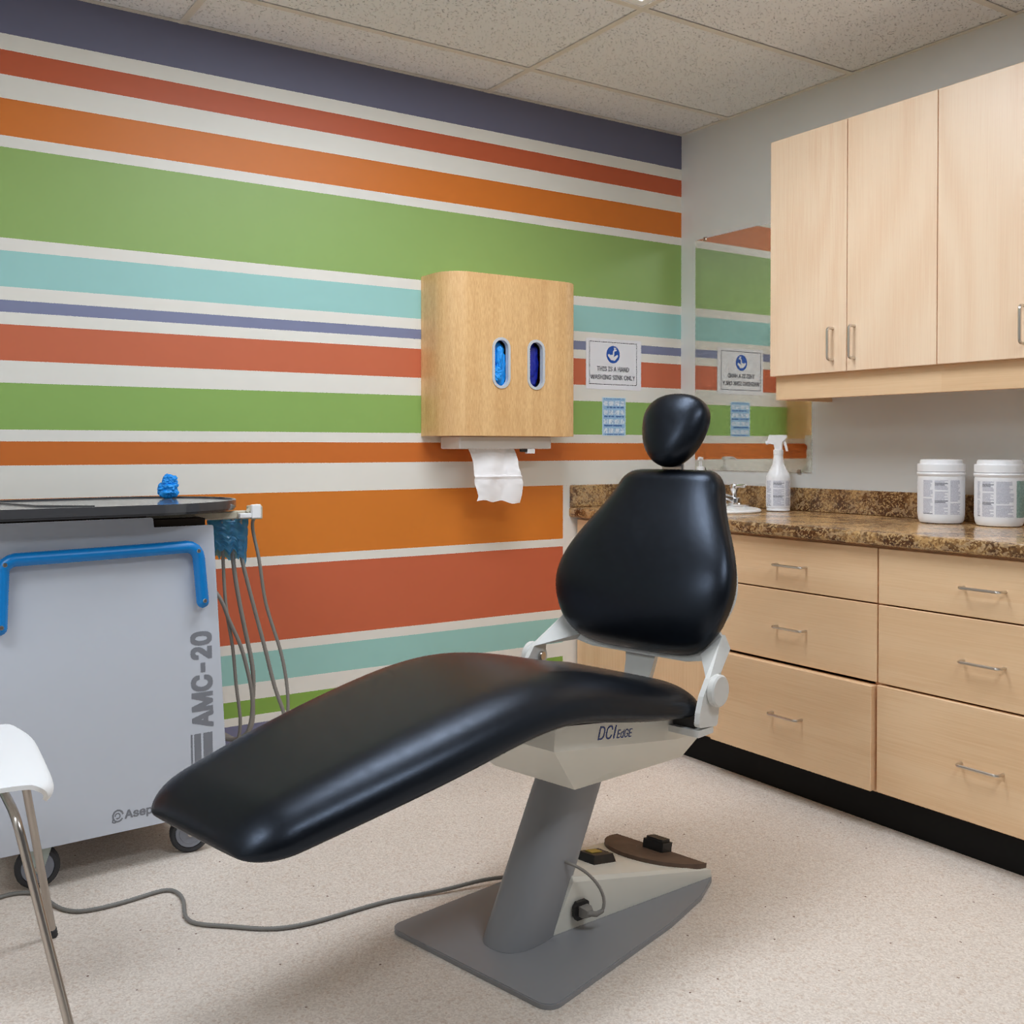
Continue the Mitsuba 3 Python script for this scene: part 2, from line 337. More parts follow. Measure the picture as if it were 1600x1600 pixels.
one('light_valance', cat(cbx(-.300, -.282, UY-.004-4*DW, UY+.004-.008, 1.338, UZ0+.001, .001), cbx(-.282, 0, UY-.018-.004, UY-.004, 1.338, UZ0+.001, .001)), 'mat_maple_cross',
    'long maple laminate valance strip below the wall cabinet doors', 'trim', smooth=False)

# ------------------------------------------------------------------ base cabinets and worktop
CZ = .9114; CX = -.644; FX = -.614
def base_body(t, y0, y1):
    a_, b_ = y0+.0005, y1-.0005
    put('body', cat(bx(-.595, -.004, a_, a_+.018, .118, .868), bx(-.595, -.004, b_-.018, b_, .118, .868), bx(-.595, -.004, a_+.018, b_-.018, .118, .136),
        bx(-.010, -.004, a_+.018, b_-.018, .136, .868), bx(-.595, -.575, a_+.018, b_-.018, .836, .868)), 'mat_maple_low', t, False)
    put('plinth', cat(bx(-.544, -.530, y0, y1, .0003, .1175), bx(-.530, -.40, y0, y0+.016, .0003, .1175), bx(-.530, -.40, y1-.016, y1, .0003, .1175)), 'mat_toe_kick', t, False)
t = thing('base_cabinet', 'maple laminate sink cabinet with vertical grain behind the dental chair backrest', 'cabinet')
base_body(t, -.785, -.012)
for y0, y1, hy in ((-.391, -.018, -.36), (-.779, -.394, -.43)):
    dk = put('door', cbx(FX, -.596, y0, y1, .128, .861, .0015), 'mat_maple_low', t, False)
    say(put('handle', bow_handle((FX, hy, .70), (FX, hy, .80), -X), 'mat_nickel', dk), 'brushed metal bow handle')
RW = [(.695, .861), (.456, .6905), (.128, .450)]
for u, (y1, y0) in enumerate(((-.785, -1.442), (-1.442, -2.100))):
    t = thing('base_cabinet', ['maple laminate three-drawer base unit beside the dental chair, its bottom drawer slightly open', 'maple laminate three-drawer base unit cut off by the right edge of the photo'][u], 'cabinet', 'three-drawer base units')
    base_body(t, y0, y1)
    for r, (z0, z1) in enumerate(RW):
        o = .020 if (u == 0 and r == 2) else (.006 if r == 2 else 0.)
        dz = -.004 if (u == 0 and r == 2) else 0
        dk = put('drawer', cbx(FX-o, -.5955, y0+(.0065 if o > .01 else .0025), y1-.0025, z0, z1+dz, .002), 'mat_maple_cross', t, False)
        if o > .01: say(dk, 'bottom drawer standing slightly open')
        hc = (y0+y1)/2 - (.012 if u == 0 else .0)
        hz = [.776, .571, .286][r]
        say(put('handle', bow_handle((FX-o, hc+.058, hz), (FX-o, hc-.058, hz), -X, r=.0042), 'mat_nickel', dk), 'brushed metal bow handle')
t = thing('countertop', 'glossy brown granite-look laminate countertop with backsplash', 'countertop')
CE = -2.10
prof = Polygon([(0, CZ-.038), (0, CZ), (CX+.012, CZ), (CX+.005, CZ-.0015), (CX+.001, CZ-.007), (CX, CZ-.014), (CX, CZ-.030), (CX+.002, CZ-.037), (CX+.010, CZ-.041), (CX+.03, CZ-.0405), (CX+.035, CZ-.038)])
slab = prism(prof, (0, -.0005, 0), X, Z, -Y, abs(CE)-.001)
SX, SY = -.335, -.44          # sink centre
hole = m3.Manifold.cylinder(.2, 1., 1., 48).scale([.150, .195, 1.]).translate([SX-.035, SY, CZ-.1])
def man(me): return m3.Manifold(m3.Mesh(np.asarray(me.vertices, np.float32), np.asarray(me.faces, np.uint32)))
sm = trimesh.Trimesh(slab.vertices, slab.faces, process=True); sm.merge_vertices()
sl = man(sm)
slab = to_tri(sl - hole) if sl.status() == m3.Error.NoError and not sl.is_empty() else slab
put('slab', slab, 'mat_granite', t, 30)
put('backsplash', cbx(-.020, -.0003, CE, -.0205, CZ+.0002, 1.0025, .003), 'mat_granite', t, 30)
put('side_splash', cbx(CX+.002, -.0003, -.020, -.0003, CZ+.0002, 1.0045, .003), 'mat_granite', t, 30)

# sink: oval drop-in rim and bowl
t = thing('sink', 'white oval drop-in hand sink in the brown countertop', 'sink')
g = np.arange(64)*2*np.pi/64
def oval(a, b, z, dx=0): return np.stack([SX+dx+a*np.cos(g), SY+b*np.sin(g), np.full(64, z)], 1)
put('basin', rings(np.array([oval(.148, .190, CZ-.001, -.035), oval(.212, .252, CZ+.0005), oval(.216, .256, CZ+.006), oval(.213, .253, CZ+.011), oval(.204, .244, CZ+.014), oval(.190, .232, CZ+.0125, -.002),
     oval(.155, .200, CZ+.010, -.033), oval(.145, .190, CZ+.002, -.035), oval(.132, .176, CZ-.04, -.035), oval(.105, .145, CZ-.085, -.035), oval(.05, .07, CZ-.105, -.035), oval(.048, .068, CZ-.112, -.035), oval(.112, .152, CZ-.092, -.035), oval(.139, .183, CZ-.04, -.035)]), caps=True), 'mat_porcelain', t)
put('drain', lathe([(.001, 0), (.022, 0), (.024, .002), (.018, .004), (.001, .004)], (SX-.035, SY, CZ-.1049), 20), 'mat_chrome', t)
# faucet
t = thing('faucet', 'chrome single-lever faucet standing on the back rim of the sink', 'faucet')
fx, fy, fz = -.150, -.455, CZ+.0125
put('base', lathe([(.001, 0), (.030, 0), (.031, .004), (.028, .010), (.024, .014), (.024, .030), (.021, .036), (.001, .037)], (fx, fy, fz), 28), 'mat_chrome', t)
put('base_plate', hull(np.vstack([np.stack([fx+.026*np.cos(g), fy+s*.055+.026*np.sin(g), np.full(64, fz+h)], 1) for s in (-1, 1) for h in (-.0005, .009)])), 'mat_chrome', t)
put('spout', tube([(fx, fy, fz+.022), (fx-.03, fy, fz+.034), (fx-.075, fy, fz+.040), (fx-.110, fy, fz+.032), (fx-.120, fy, fz+.012)], [.014, .013, .012, .011, .010], 14, samples=18), 'mat_chrome', t)
k = put('neck', lathe([(.001, .036), (.013, .036), (.012, .046), (.013, .060), (.017, .066), (.019, .080), (.015, .090), (.001, .092)], (fx, fy, fz), 24), 'mat_chrome', t)
put('lever', tube([(fx, fy, fz+.078), (fx-.006, fy-.030, fz+.082), (fx-.010, fy-.062, fz+.084)], [.009, .007, .0085], 12), 'mat_chrome', t)
# soap bottle by the mirror
t = thing('soap_bottle', 'clear soap pump bottle with a white pump below the mirror, behind the headrest', 'soap bottle')
bxx, byy = -.080, -.200
put('bottle', lathe([(.001, 0), (.030, 0), (.032, .004), (.032, .105), (.028, .125), (.014, .138), (.014, .150), (.001, .151)], (bxx, byy, CZ+.0005), 28), 'mat_clear_plastic', t)
put('pump', cat(lathe([(.001, .1515), (.017, .1515), (.017, .166), (.007, .170), (.006, .196), (.012, .198), (.012, .208), (.001, .210)], (bxx, byy, CZ+.0005), 20),
     tube([(bxx, byy, CZ+.205), (bxx-.030, byy-.02, CZ+.206), (bxx-.040, byy-.026, CZ+.199)], [.006, .005, .004], 8)), 'mat_white_plastic', t)

# ------------------------------------------------------------------ mirror and its clips
t = thing('mirror', 'frameless wall mirror above the sink, half behind the wall cabinet', 'mirror')
put('glass', bx(-.006, -.0005, -.718, -.094, 1.064, 2.082), 'mat_mirror', t, False)
for y, z in ((-.15, 2.082), (-.66, 2.082), (-.15, 1.064), (-.66, 1.064)):
    s = 1 if z > 1.5 else -1
    put('clip', cat(cbx(-.009, -.0002, y-.008, y+.008, z+s*.0005, z+s*.006, .001), cbx(-.009, -.0065, y-.008, y+.008, z-s*.010, z+s*.0005, .0008)), 'mat_steel', t, False)

# ------------------------------------------------------------------ signs
t = thing('hand_washing_sign', 'white paper sign with a blue round symbol about the hand washing sink', 'sign')
sx0, sx1, sz0, sz1, yf = -.554, -.243, 1.412, 1.629, -.0016
put('sheet', bx(sx0, sx1, yf, -.0004, sz0, sz1), 'mat_paper', t, False)
fr = sbox(sx0+.018, sz0+.022, sx1-.026, sz1-.014)
put('border', prism(fr.exterior.buffer(.0011), (0, yf, 0), X, Z, -Y, .0006), 'mat_ink_black', t, False)
cx, cz, cr = (sx0+sx1)/2-.006, sz1-.066, .0375
put('symbol', prism(Point(cx, cz).buffer(cr, 24), (0, yf, 0), X, Z, -Y, .0006), 'mat_sign_blue', t, False)
hand = unary_union([LineString([(cx-.024, cz-.004), (cx-.012, cz-.016), (cx+.006, cz-.021), (cx+.022, cz-.006)]).buffer(.0055),
    Polygon([(cx-.022, cz-.006), (cx-.004, cz-.002), (cx+.004, cz-.012), (cx+.02, cz-.004), (cx+.012, cz-.022), (cx-.012, cz-.022)]).buffer(.002),
    LineString([(cx+.002, cz-.004), (cx+.002, cz+.012), (cx+.008, cz+.019), (cx+.016, cz+.019)]).buffer(.0036), LineString([(cx+.009, cz+.020), (cx+.009, cz+.028)]).buffer(.0022),
    LineString([(cx+.004, cz+.028), (cx+.015, cz+.028)]).buffer(.002)])
put('symbol', prism(hand, (0, yf-.0006, 0), X, Z, -Y, .0005), 'mat_paper', t, False)
for s, z in (('THIS IS A HAND', 1.491), ('WASHING SINK ONLY', 1.455)):
    h = .0190; w = text_width(s, h, True); W_ = .182 if len(s) < 15 else .252
    put('lettering', text(s, h, (cx-W_/2, yf, z), X, Z, -Y, .0006, True, width=W_/w), 'mat_ink_black', t, False)
one('notice', bx(-.464, -.332, -.0014, -.0004, 1.213, 1.378), 'mat_notice', 'small light blue notice stuck on the green stripe under the paper sign', 'notice', smooth=False)

# ------------------------------------------------------------------ glove and towel dispenser
t = thing('wall_dispenser', 'rounded wooden glove and paper towel dispenser box on the striped wall', 'dispenser')
dx0, dx1, dy, dz0, dz1, dr_ = -1.362, -.728, -.197, 1.206, 1.813, .098
def rbox(x0, x1, y, r, n=14):
    a = np.linspace(0, np.pi/2, n)
    L_ = [(x0, -.0005)] + [(x0+r-r*math.cos(q), y+r-r*math.sin(q)) for q in a] + [(x1-r+r*math.sin(q), y+r-r*math.cos(q)) for q in a] + [(x1, -.0005)]
    return Polygon(L_)
outer = rbox(dx0, dx1, dy, dr_); inner = rbox(dx0+.018, dx1-.018, dy+.018, dr_-.018)
ob = m3.Manifold.extrude(m3.CrossSection([np.array(outer.exterior.coords)[:-1]], m3.FillRule.EvenOdd), dz1-dz0).translate([0, 0, dz0])
ib = m3.Manifold.extrude(m3.CrossSection([np.array(inner.exterior.coords)[:-1]], m3.FillRule.EvenOdd), dz1-dz0-.036).translate([0, 0, dz0+.018])
body = ob - ib
HOLES = [(-1.127, 1.4815), (-.964, 1.4815)]; hw, hh = .0365, .092
def stadium(cx, cz, w, h): return LineString([(cx, cz-h+w), (cx, cz+h-w)]).buffer(w, 16)
for cx, cz in HOLES:
    pr = prism(stadium(cx, cz, hw, hh), (0, dy-.01, 0), X, Z, Y, .05)
    pr = trimesh.Trimesh(pr.vertices, pr.faces, process=True); body = body - man(pr)
put('body', to_tri(body), 'mat_oak', t, 30)
for cx, cz in HOLES:
    put('rim', prism(stadium(cx, cz, hw+.0045, hh+.0045).difference(stadium(cx, cz, hw-.0055, hh-.0055)), (0, dy-.004, 0), X, Z, Y, .0195), 'mat_gray_rim', t, 30)
ux0, ux1 = -1.288, -.858
k = put('towel_unit', cbx(ux0, ux1, -.158, -.02, 1.157, dz0-.0005, .004), 'mat_towel_unit', t, False)
put('latch', cat(cbx(-1.0, -.975, -.157, -.14, 1.145, 1.1568, .001)), 'mat_black', k, False)
put('key_tab', cat(cbx(-.974, -.938, -.157, -.14, 1.139, 1.1568, .001)), 'mat_white_plastic', k, False)
# crumpled gloves showing in the two openings
def crumple(c, size, seed, amp=.35, freq=2.2, sub=4):
    m = trimesh.creation.icosphere(sub, 1.0); v = np.array(m.vertices)
    d = meshkit.fbm(v*freq+seed, 4, seed); e = np.abs(meshkit.fbm(v*freq*1.7+seed+9, 3, seed+5)-.5)*2
    v = v*(1+amp*(d-.5)*2 - amp*.6*(1-e)**4)[:, None]*np.asarray(size) + np.asarray(c)
    return mesh(v, m.faces)
one('glove_bundle', cat(crumple((-1.126, dy+.036, 1.480), (.050, .026, .105), 4, .30, 1.6), crumple((-1.142, dy+.008, 1.437), (.021, .022, .034), 14, .35, 1.8), crumple((-1.128, dy+.012, 1.500), (.017, .014, .050), 17, .35, 1.8)), 'mat_glove_blue', 'crumpled bright blue gloves in the left opening of the wooden dispenser', 'gloves', smooth=60)
one('glove_bundle', crumple((-.968, dy+.042, 1.478), (.046, .026, .105), 8, .30, 1.8), 'mat_glove_navy', 'dark navy gloves in the right opening of the wooden dispenser', 'gloves', smooth=60)
# paper towel
nu, nv = 30, 46
def towel():
    V = np.zeros((nv, nu, 3))
    for i in range(nv):
        s = i/(nv-1); z = 1.1575 - .199*s
        l = -1.223 + .034*min(1, s*1.1) + .006*math.sin(s*7); r = -1.014 + .018*min(1, s*1.6) + .004*math.sin(s*9+1)
        for j in range(nu):
            u = j/(nu-1); x = l+(r-l)*u
            y = -.122 - .030*math.sin(s*math.pi*.75)*(.6+.4*u) + .005*math.sin(u*9+s*4) + .004*meshkit.noise(np.array([u*7, s*9, 2.]))
            if s > .52: y += -.006*math.exp(-((s-.54)/.02)**2)
            zz = z - (.016*(u**2.2) - .004*math.sin(u*14))*max(0, s-.75)/.25
            if s > .9 and u < .06: x -= .012*(s-.9)/.1
            V[i, j] = x, y, zz
    a = V.reshape(-1, 3); i, j = np.meshgrid(np.arange(nv-1), np.arange(nu-1), indexing='ij')
    q = np.stack([i*nu+j, i*nu+j+1, (i+1)*nu+j+1, (i+1)*nu+j], -1).reshape(-1, 4)
    f = np.vstack([q[:, [0, 1, 2]], q[:, [0, 2, 3]]])
    off = np.array([0, .0012, 0]); n = len(a)
    top = np.vstack([a, a+off]); g_ = np.vstack([f, f[:, ::-1]+n])
    ring = [i_*nu for i_ in range(nv)] + [(nv-1)*nu+j_ for j_ in range(1, nu)] + [i_*nu+nu-1 for i_ in range(nv-2, -1, -1)] + list(range(nu-2, 0, -1))
    e = [[ring[q], ring[(q+1) % len(ring)]] for q in range(len(ring))]
    side = [[p, q, q+n] for p, q in e] + [[p, q+n, p+n] for p, q in e]
    return mesh(top, np.vstack([g_, side]))
one('paper_towel', towel(), 'mat_towel', 'white paper towel hanging from the wooden wall dispenser', 'paper towel', smooth=50)

# ------------------------------------------------------------------ bottles on the counter
def canister(c, label, cols, tint, a0):
    t = thing('wipe_canister', label, 'canister', 'wipes canisters on the counter')
    r = .0715; o = (c[0], c[1], CZ+.0004)
    put('tub', lathe([(.001, 0), (.058, 0), (.065, .003), (.0695, .012), (r, .026), (r, .150), (r-.001, .156), (r+.002, .160), (r+.003, .165), (r+.001, .169), (r-.004, .170), (.001, .170)], o, 48), 'mat_white_plastic', t)
    lab = f'mat_print_{t}'
    principled(lab, label_fn(o[0], o[1], CZ+.026, CZ+.150, a0, r, cols, tint), rough=.35)
    a = np.linspace(-math.pi, math.pi, 64, endpoint=False)
    V = np.array([[(o[0]+rr*math.cos(q), o[1]+rr*math.sin(q), o[2]+z) for q in a] for rr, z in ((r-.0006, .030), (r+.0006, .030), (r+.0006, .148), (r-.0006, .148))])
    put('label', rings(V, caps=False), lab, t)
    put('lid', lathe([(.001, .1702), (.0690, .1702), (.0725, .172), (.0728, .194), (.0712, .197), (.0655, .1975), (.0640, .209), (.060, .2115), (.001, .212)], o, 48), 'mat_white_plastic', t)
va = math.atan2(CAM[1]+1.4, CAM[0]+.12)
canister((-.1385, -1.3445), 'white plastic wipes canister with grey print, between the spray bottle and a twin canister', [(-.058, -.024), (-.018, .022), (.029, .066)], None, va)
canister((-.1035, -1.521), 'white wipes canister with a green edged label, cut off at the right of the photo', [(-.075, -.062), (-.054, -.017), (-.011, .040)], (.050, .095), va)
t = thing('spray_bottle', 'white trigger spray bottle with a printed label, standing beside the sink', 'spray bottle')
sc = (-.105, -.640, CZ+.0004); R_ = .0455
put('bottle', lathe([(.001, 0), (.040, 0), (.0445, .003), (.0445, .009), (.043, .012), (R_, .016), (R_, .128), (.045, .138), (.040, .150), (.031, .166), (.023, .184), (.019, .206), (.018, .222), (.001, .222)], sc, 44), 'mat_white_plastic', t)
principled('mat_print_spray', label_fn(sc[0], sc[1], CZ+.018, CZ+.126, math.atan2(CAM[1]-sc[1], CAM[0]-sc[0]), R_, [(-.052, -.028), (-.019, .024), (.029, .058)], None), rough=.35)
a = np.linspace(-math.pi, math.pi, 56, endpoint=False)
put('label', rings(np.array([[(sc[0]+rr*math.cos(q), sc[1]+rr*math.sin(q), sc[2]+z) for q in a] for rr, z in ((R_-.0006, .020), (R_+.0006, .020), (R_+.0006, .124), (R_-.0006, .124))]), caps=False), 'mat_print_spray', t)
hx = np.array([.53, .848, 0]); hx = np.array([-.53, .848, 0]); hx = np.array([-.50, .866, 0]); hn = np.array([.866, .5, 0])
def spray_prism(poly, w): return prism(Polygon(poly), np.array(sc)-hn*w/2, hx, Z, hn, w)
k = put('trigger_head', cat(lathe([(.001, .2222), (.0195, .2222), (.0195, .240), (.017, .243), (.001, .243)], sc, 24),
    spray_prism([(-.014, .243), (.012, .243), (.016, .262), (.034, .266), (.040, .279), (.034, .300), (-.030, .300), (-.034, .292), (-.026, .280), (-.016, .272)], .024),
    cyl(np.array(sc)+hx*.036+Z*.272, np.array(sc)+hx*.048+Z*.268, .008, 16)), 'mat_white_plastic', t, 30)
put('trigger', spray_prism([(-.020, .279), (-.027, .279), (-.034, .252), (-.037, .236), (-.030, .236), (-.022, .262)], .012), 'mat_white_plastic', k, 30)

# ------------------------------------------------------------------ the dental chair (local: s towards the head, t to the right, z up)
th = math.radians(-77.06); LT = np.array([math.cos(th), math.sin(th), 0]); AX = np.array([-LT[1], LT[0], 0]); OO = np.array([-2.0215, -1.4285, 0])
def G(m):
    v = np.array(m.vertices) if hasattr(m, 'vertices') else np.asarray(m, float)
    w = OO + v[..., :1]*AX + v[..., 1:2]*LT + v[..., 2:]*Z
    if not hasattr(m, 'vertices'): return w
    o = mesh(w, m.faces)
    if o.volume < 0: o.invert()
    return o
def super_section(m, p, q):
    a = np.linspace(0, 2*np.pi, m, endpoint=False); c, s = np.cos(a), np.sin(a); e = np.where(s >= 0, p, q)
    r = (np.abs(c)**e + np.abs(s)**e)**(-1/e); return r*c, r*s
def roll_section(m, k=.52):
    """Flat top with rounded rolls at both sides, flat underside."""
    q = np.linspace(0, np.pi/2, 19); r = [(k+(1-k)*math.cos(a), math.sin(a)) for a in q]
    top = r + [(x, 1.) for x in np.linspace(k, -k, 11)[1:-1]] + [(-x, y) for x, y in r[::-1]]
    top = [(x, y*(1-.05*x*x)+0.) for x, y in top]
    n_ = m - len(top); a = np.linspace(np.pi, 2*np.pi, n_+2)[1:-1]; c, s_ = np.cos(a), np.sin(a); e = (np.abs(c)**4+np.abs(s_)**4)**(-.25)
    p = np.vstack([top, np.stack([c*e, s_*e], 1)])
    return p[:, 0], p[:, 1]
def seat_mesh(n=110, m=72):
    s0, s1 = -.7625, .5178; zc = [.5343, .5992, .6491, .6728, .6328, .5768]; wc = [.1888, .2481, .2562, .2657]; tc = [.0793, .109, .1091, .0794]; rt = .076
    u = (1-np.cos(np.pi*np.linspace(0, 1, n)))/2; s = s0+(s1-s0)*u
    z = CubicSpline([s0, -.5, -.25, 0., .25, s1], zc)(s); kw = [s0, -.25, .15, s1]
    w = PchipInterpolator(kw, wc)(s); t_ = PchipInterpolator(kw, tc)(s)
    d = np.clip((s-s0)/rt, 0, 1); w = w-rt*.75*(1-np.sqrt(1-(1-d)**2)); g = np.sqrt(1-(1-np.clip((s-s0)/.10, 0, 1))**2*.995)
    d2 = np.clip((s1-s)/.06, 0, 1); w = w-.05*(1-np.sqrt(1-(1-d2)**2)); g2 = np.sqrt(1-(1-np.clip((s1-s)/.04, 0, 1))**2*.98)
    h = t_*np.minimum(g, g2); ds, dz = np.gradient(s), np.gradient(z); l = np.hypot(ds, dz); nx, nz = -dz/l, ds/l
    ct, cn = roll_section(m); cn = np.where(cn > 0, cn*.62, cn*.38)
    V = np.zeros((n, m, 3)); k = cn[None]*h[:, None]-.62*t_[:, None]
    V[..., 0] = s[:, None]+nx[:, None]*k; V[..., 1] = w[:, None]*ct[None]; V[..., 2] = z[:, None]+nz[:, None]*k
    return rings(V)
def back_mesh(n=90, m=72, dn=0., dw=0., T_=.0991, z0=.6267, z1=1.0972, flat=False, p=3.4):
    sc_ = [.6294, .6058, .691, .7817]; wc = [.2042, .2493, .276, .2329, .1719, .1593]; za, zb = .6267, 1.0972
    u = (1-np.cos(np.pi*np.linspace(0, 1, n)))/2; z = z0+(z1-z0)*u
    s = CubicSpline(np.linspace(za, zb, 4), sc_)(z); w = CubicSpline(za+(zb-za)*np.array([0, .17, .38, .62, .84, 1.]), wc)(z)
    d = np.clip((z-z0)/.0851, 0, 1); w = w-.0738*(1-np.sqrt(1-(1-d)**2)); d = np.clip((z1-z)/.0547, 0, 1); w = w-.0466*(1-np.sqrt(1-(1-d)**2)) - dw
    g = np.sqrt(1-(1-np.clip((z-z0)/.06, 0, 1))**2*.995); g2 = np.sqrt(1-(1-np.clip((z1-z)/.05, 0, 1))**2*.99); h = T_*np.minimum(g, g2)
    if flat: h = np.full(n, T_)
    ds, dz = np.gradient(s), np.gradient(z); l = np.hypot(ds, dz); ns, nz = -dz/l, ds/l
    ct, cn = super_section(m, p, 4.); cn = np.where(cn > 0, cn*.6, cn*.4)
    V = np.zeros((n, m, 3)); k = cn[None]*h[:, None]-dn
    V[..., 0] = s[:, None]+ns[:, None]*k; V[..., 1] = w[:, None]*ct[None]; V[..., 2] = z[:, None]+nz[:, None]*k
    return rings(V)
def head_mesh(n=64, m=64):
    s0, z0, H, tilt, wt, wb, T_, kb = .7707, 1.2092, .1062, .3572, .1214, .0737, .1014, .0044
    v = -np.cos(np.linspace(0, np.pi, n)); prof = np.maximum(1-np.abs(v)**2.3, 0)**(1/2.3)
    w = (wb+(wt-wb)*(v+1)/2)*prof; h = T_*np.maximum(1-np.abs(v)**2.6, 0)**(1/2.6)
    ct, cn = super_section(m, 2.3, 2.6); cn = np.where(cn > 0, cn*.55, cn*.45)
    b = (math.sin(tilt), math.cos(tilt)); nr = (-math.cos(tilt), math.sin(tilt)); V = np.zeros((n, m, 3)); k = cn[None]*h[:, None]+(kb*v**2)[:, None]
    V[..., 0] = s0+(v*H*b[0])[:, None]+nr[0]*k; V[..., 2] = z0+(v*H*b[1])[:, None]+nr[1]*k; V[..., 1] = w[:, None]*ct[None]
    return rings(V)
D = thing('dental_chair', 'black vinyl dental chair with a grey pedestal in the middle of the room', 'dental chair')
put('seat_cushion', G(seat_mesh()), 'mat_black_vinyl', D, True)
put('backrest', G(back_mesh()), 'mat_black_vinyl', D, True)
put('headrest', G(head_mesh()), 'mat_black_vinyl', D, True)
say(put('neck_bar', G(cat(cbx(.760, .772, -.034, .034, 1.00, 1.135, .003))), 'mat_steel', D, False), 'metal bar that carries the headrest')
say(put('back_shell', G(back_mesh(60, 56, dn=.052, dw=.018, T_=.030, z0=.622, z1=1.085, p=3.0)), 'mat_chair_gray', D, True), 'light grey shell behind the backrest')
# base plate
def round_poly(pts, r): return Polygon(pts).buffer(-r).buffer(r, 10)
pl = round_poly([(-.075, -.253), (-.075, .253), (.42, .222), (.60, .195), (.735, .150), (.735, -.150), (.60, -.195), (.42, -.222)], .035)
say(put('base_plate', G(cat(prism(pl, (0, 0, .0005), X, Y, Z, .010), prism(pl.buffer(-.0025), (0, 0, .0105), X, Y, Z, .0015))), 'mat_base_gray', D, 30), 'grey steel floor plate')
# inclined lift column
a = np.arange(56)*2*np.pi/56
cs, ct_ = super_section(56, 2.5, 2.5)
def colring(z, s): return np.stack([s+.098*cs, .066*ct_, np.full(56, z)], 1)
put('lift_column', G(rings(np.array([colring(.0125, .118), colring(.44, .118+.56*.4275)]))), 'mat_base_gray', D, 40)
# beige base housing: wedge that widens to the rear
hb = [(.165, .060), (.722, .153), (.722, -.153), (.165, -.060)]
lower = [(s, t_, .0125) for s, t_ in hb]
upper = [(.235, .064, .133), (.700, .138, .040), (.700, -.138, .040), (.235, -.064, .133)]
hm = hull(lower + [(.722, .150, .030), (.722, -.150, .030)] + upper + [(.228, .072, .124), (.228, -.072, .124), (.70, .147, .034), (.70, -.147, .034)])
say(put('base_housing', G(hm), 'mat_chair_beige', D, 20), 'beige wedge-shaped cover on the floor plate')
def top_z(s): return .150 + (s-.150)/(.700-.150)*(.040-.150)
sl_ = np.array([1, 0, -.2]); sl_ /= np.linalg.norm(sl_); nn = np.array([.2, 0, 1]); nn /= np.linalg.norm(nn)
def on_top(poly, s_, h0, h): return prism(poly, np.array([s_, 0, top_z(s_)])+nn*h0, sl_, Y, nn, h)
half = affinity.translate(affinity.scale(Point(0, 0).buffer(1, 40), .170, .146), 0, -.004).intersection(sbox(-1, -1, 0.0, 1))
fc = put('foot_control', G(on_top(half, .712, -.006, .016)), 'mat_brown_rubber', D, 30)
say(fc, 'brown half-moon foot switch')
kn = put('knob', G(cat(on_top(sbox(-.045, -.028, -.002, .028).buffer(.004), .712, .0105, .024), on_top(sbox(-.040, -.022, -.007, .022).buffer(.004), .712, .034, .008))), 'mat_black', fc, 30)
def frustum(s_, t_, l0, w0, l1, w1, h):
    c = np.array([s_, t_, top_z(s_)]); pts = []
    for l, w, k in ((l0, w0, -.004), (l1, w1, h)):
        for i in (-1, 1):
            for j in (-1, 1): pts.append(c + sl_*i*l + Y*j*w + nn*k)
    return hull(pts)
k = put('rocker_switch', G(frustum(.430, -.014, .050, .032, .040, .024, .020)), 'mat_black', D, 20)
say(put('button', G(frustum(.426, -.020, .024, .012, .022, .011, .0225)), 'mat_yellow', k, 20), 'yellow mark')
# mains inlet and its plug on the right side of the housing
ns = np.array([-math.sin(math.radians(8.7)), math.cos(math.radians(8.7)), 0]); es = np.array([math.cos(math.radians(8.7)), math.sin(math.radians(8.7)), 0])
pc = np.array([.245, .0835, .058])
hexa = Polygon([(-.026, -.010), (-.018, -.022), (.012, -.022), (.020, -.010), (.020, .016), (.012, .022), (-.018, .022), (-.026, .012)])
put('power_inlet', G(prism(hexa, pc-ns*.004, es, Z, ns, .010)), 'mat_black', D, 20)
pk = put('plug', G(cat(hull([pc+es*x+Z*z+ns*y for y, w, h in ((.005, .014, .012), (.020, .014, .012), (.030, .009, .008)) for x in (-w, w) for z in (-h, h)]),
     tube([pc+ns*.028, pc+ns*.040+es*.010, pc+ns*.046+es*.024+Z*.006], [.0075, .0065, .005], 10))), 'mat_hose', D, 30)
say(pk, 'grey power plug with its cord')
put('cord', G(tube([pc+ns*.046+es*.024+Z*.006, pc+ns*.046+es*.030+Z*.028, pc+ns*.030+es*.010+Z*.080, pc+ns*.010-es*.030+Z*.115, [.205, .055, .178]], .0038, 8, samples=26)), 'mat_hose', pk, True)
# seat frame: faceted beige casting, tilted a little back
def fz(z, s): return z - .143*s
frp = []
TW, CWD, BW = .200, .200, .125
top_o = [(.003, TW), (.560, TW)]; 
pts = []
for s_, w, z in ((.003, TW, .566), (.555, TW, .570), (-.001, TW, .513), (.480, TW, .511), (.600, TW*.96, .528), (.612, .19, .520), (.165, BW, .398), (.615, BW, .440), (.17, BW, .398)):
    for j in (-1, 1): pts.append((s_, j*w, fz(z, s_)))
frame = hull(pts)
fk = put('seat_frame', G(frame), 'mat_chair_beige', D, 12)
say(fk, 'beige faceted casting under the seat')
# lettering on the right face of the frame
nf = Y; ex = np.array([1, 0, -.143]); ex /= np.linalg.norm(ex); ey = np.array([.143, 0, 1]); ey /= np.linalg.norm(ey)
lo = np.array([.155, TW+.0002, fz(.529, .155)])
def GT(m): return G(m)
put('lettering', GT(cat(text('DC', .030, lo-ex*.006, ex, ey, nf, .0008, False, .22, .95), prism(Polygon([(0, 0), (.0042, 0), (.0108, .030), (.0066, .030)]), lo+ex*(text_width('DC', .030)*.95+.0010), ex, ey, nf, .0008), text('EdGE', .019, lo+ex*(text_width('DC', .030)*.95+.0135), ex, ey, nf, .0008, False, .22, .90))), 'mat_ink_navy', fk, False)
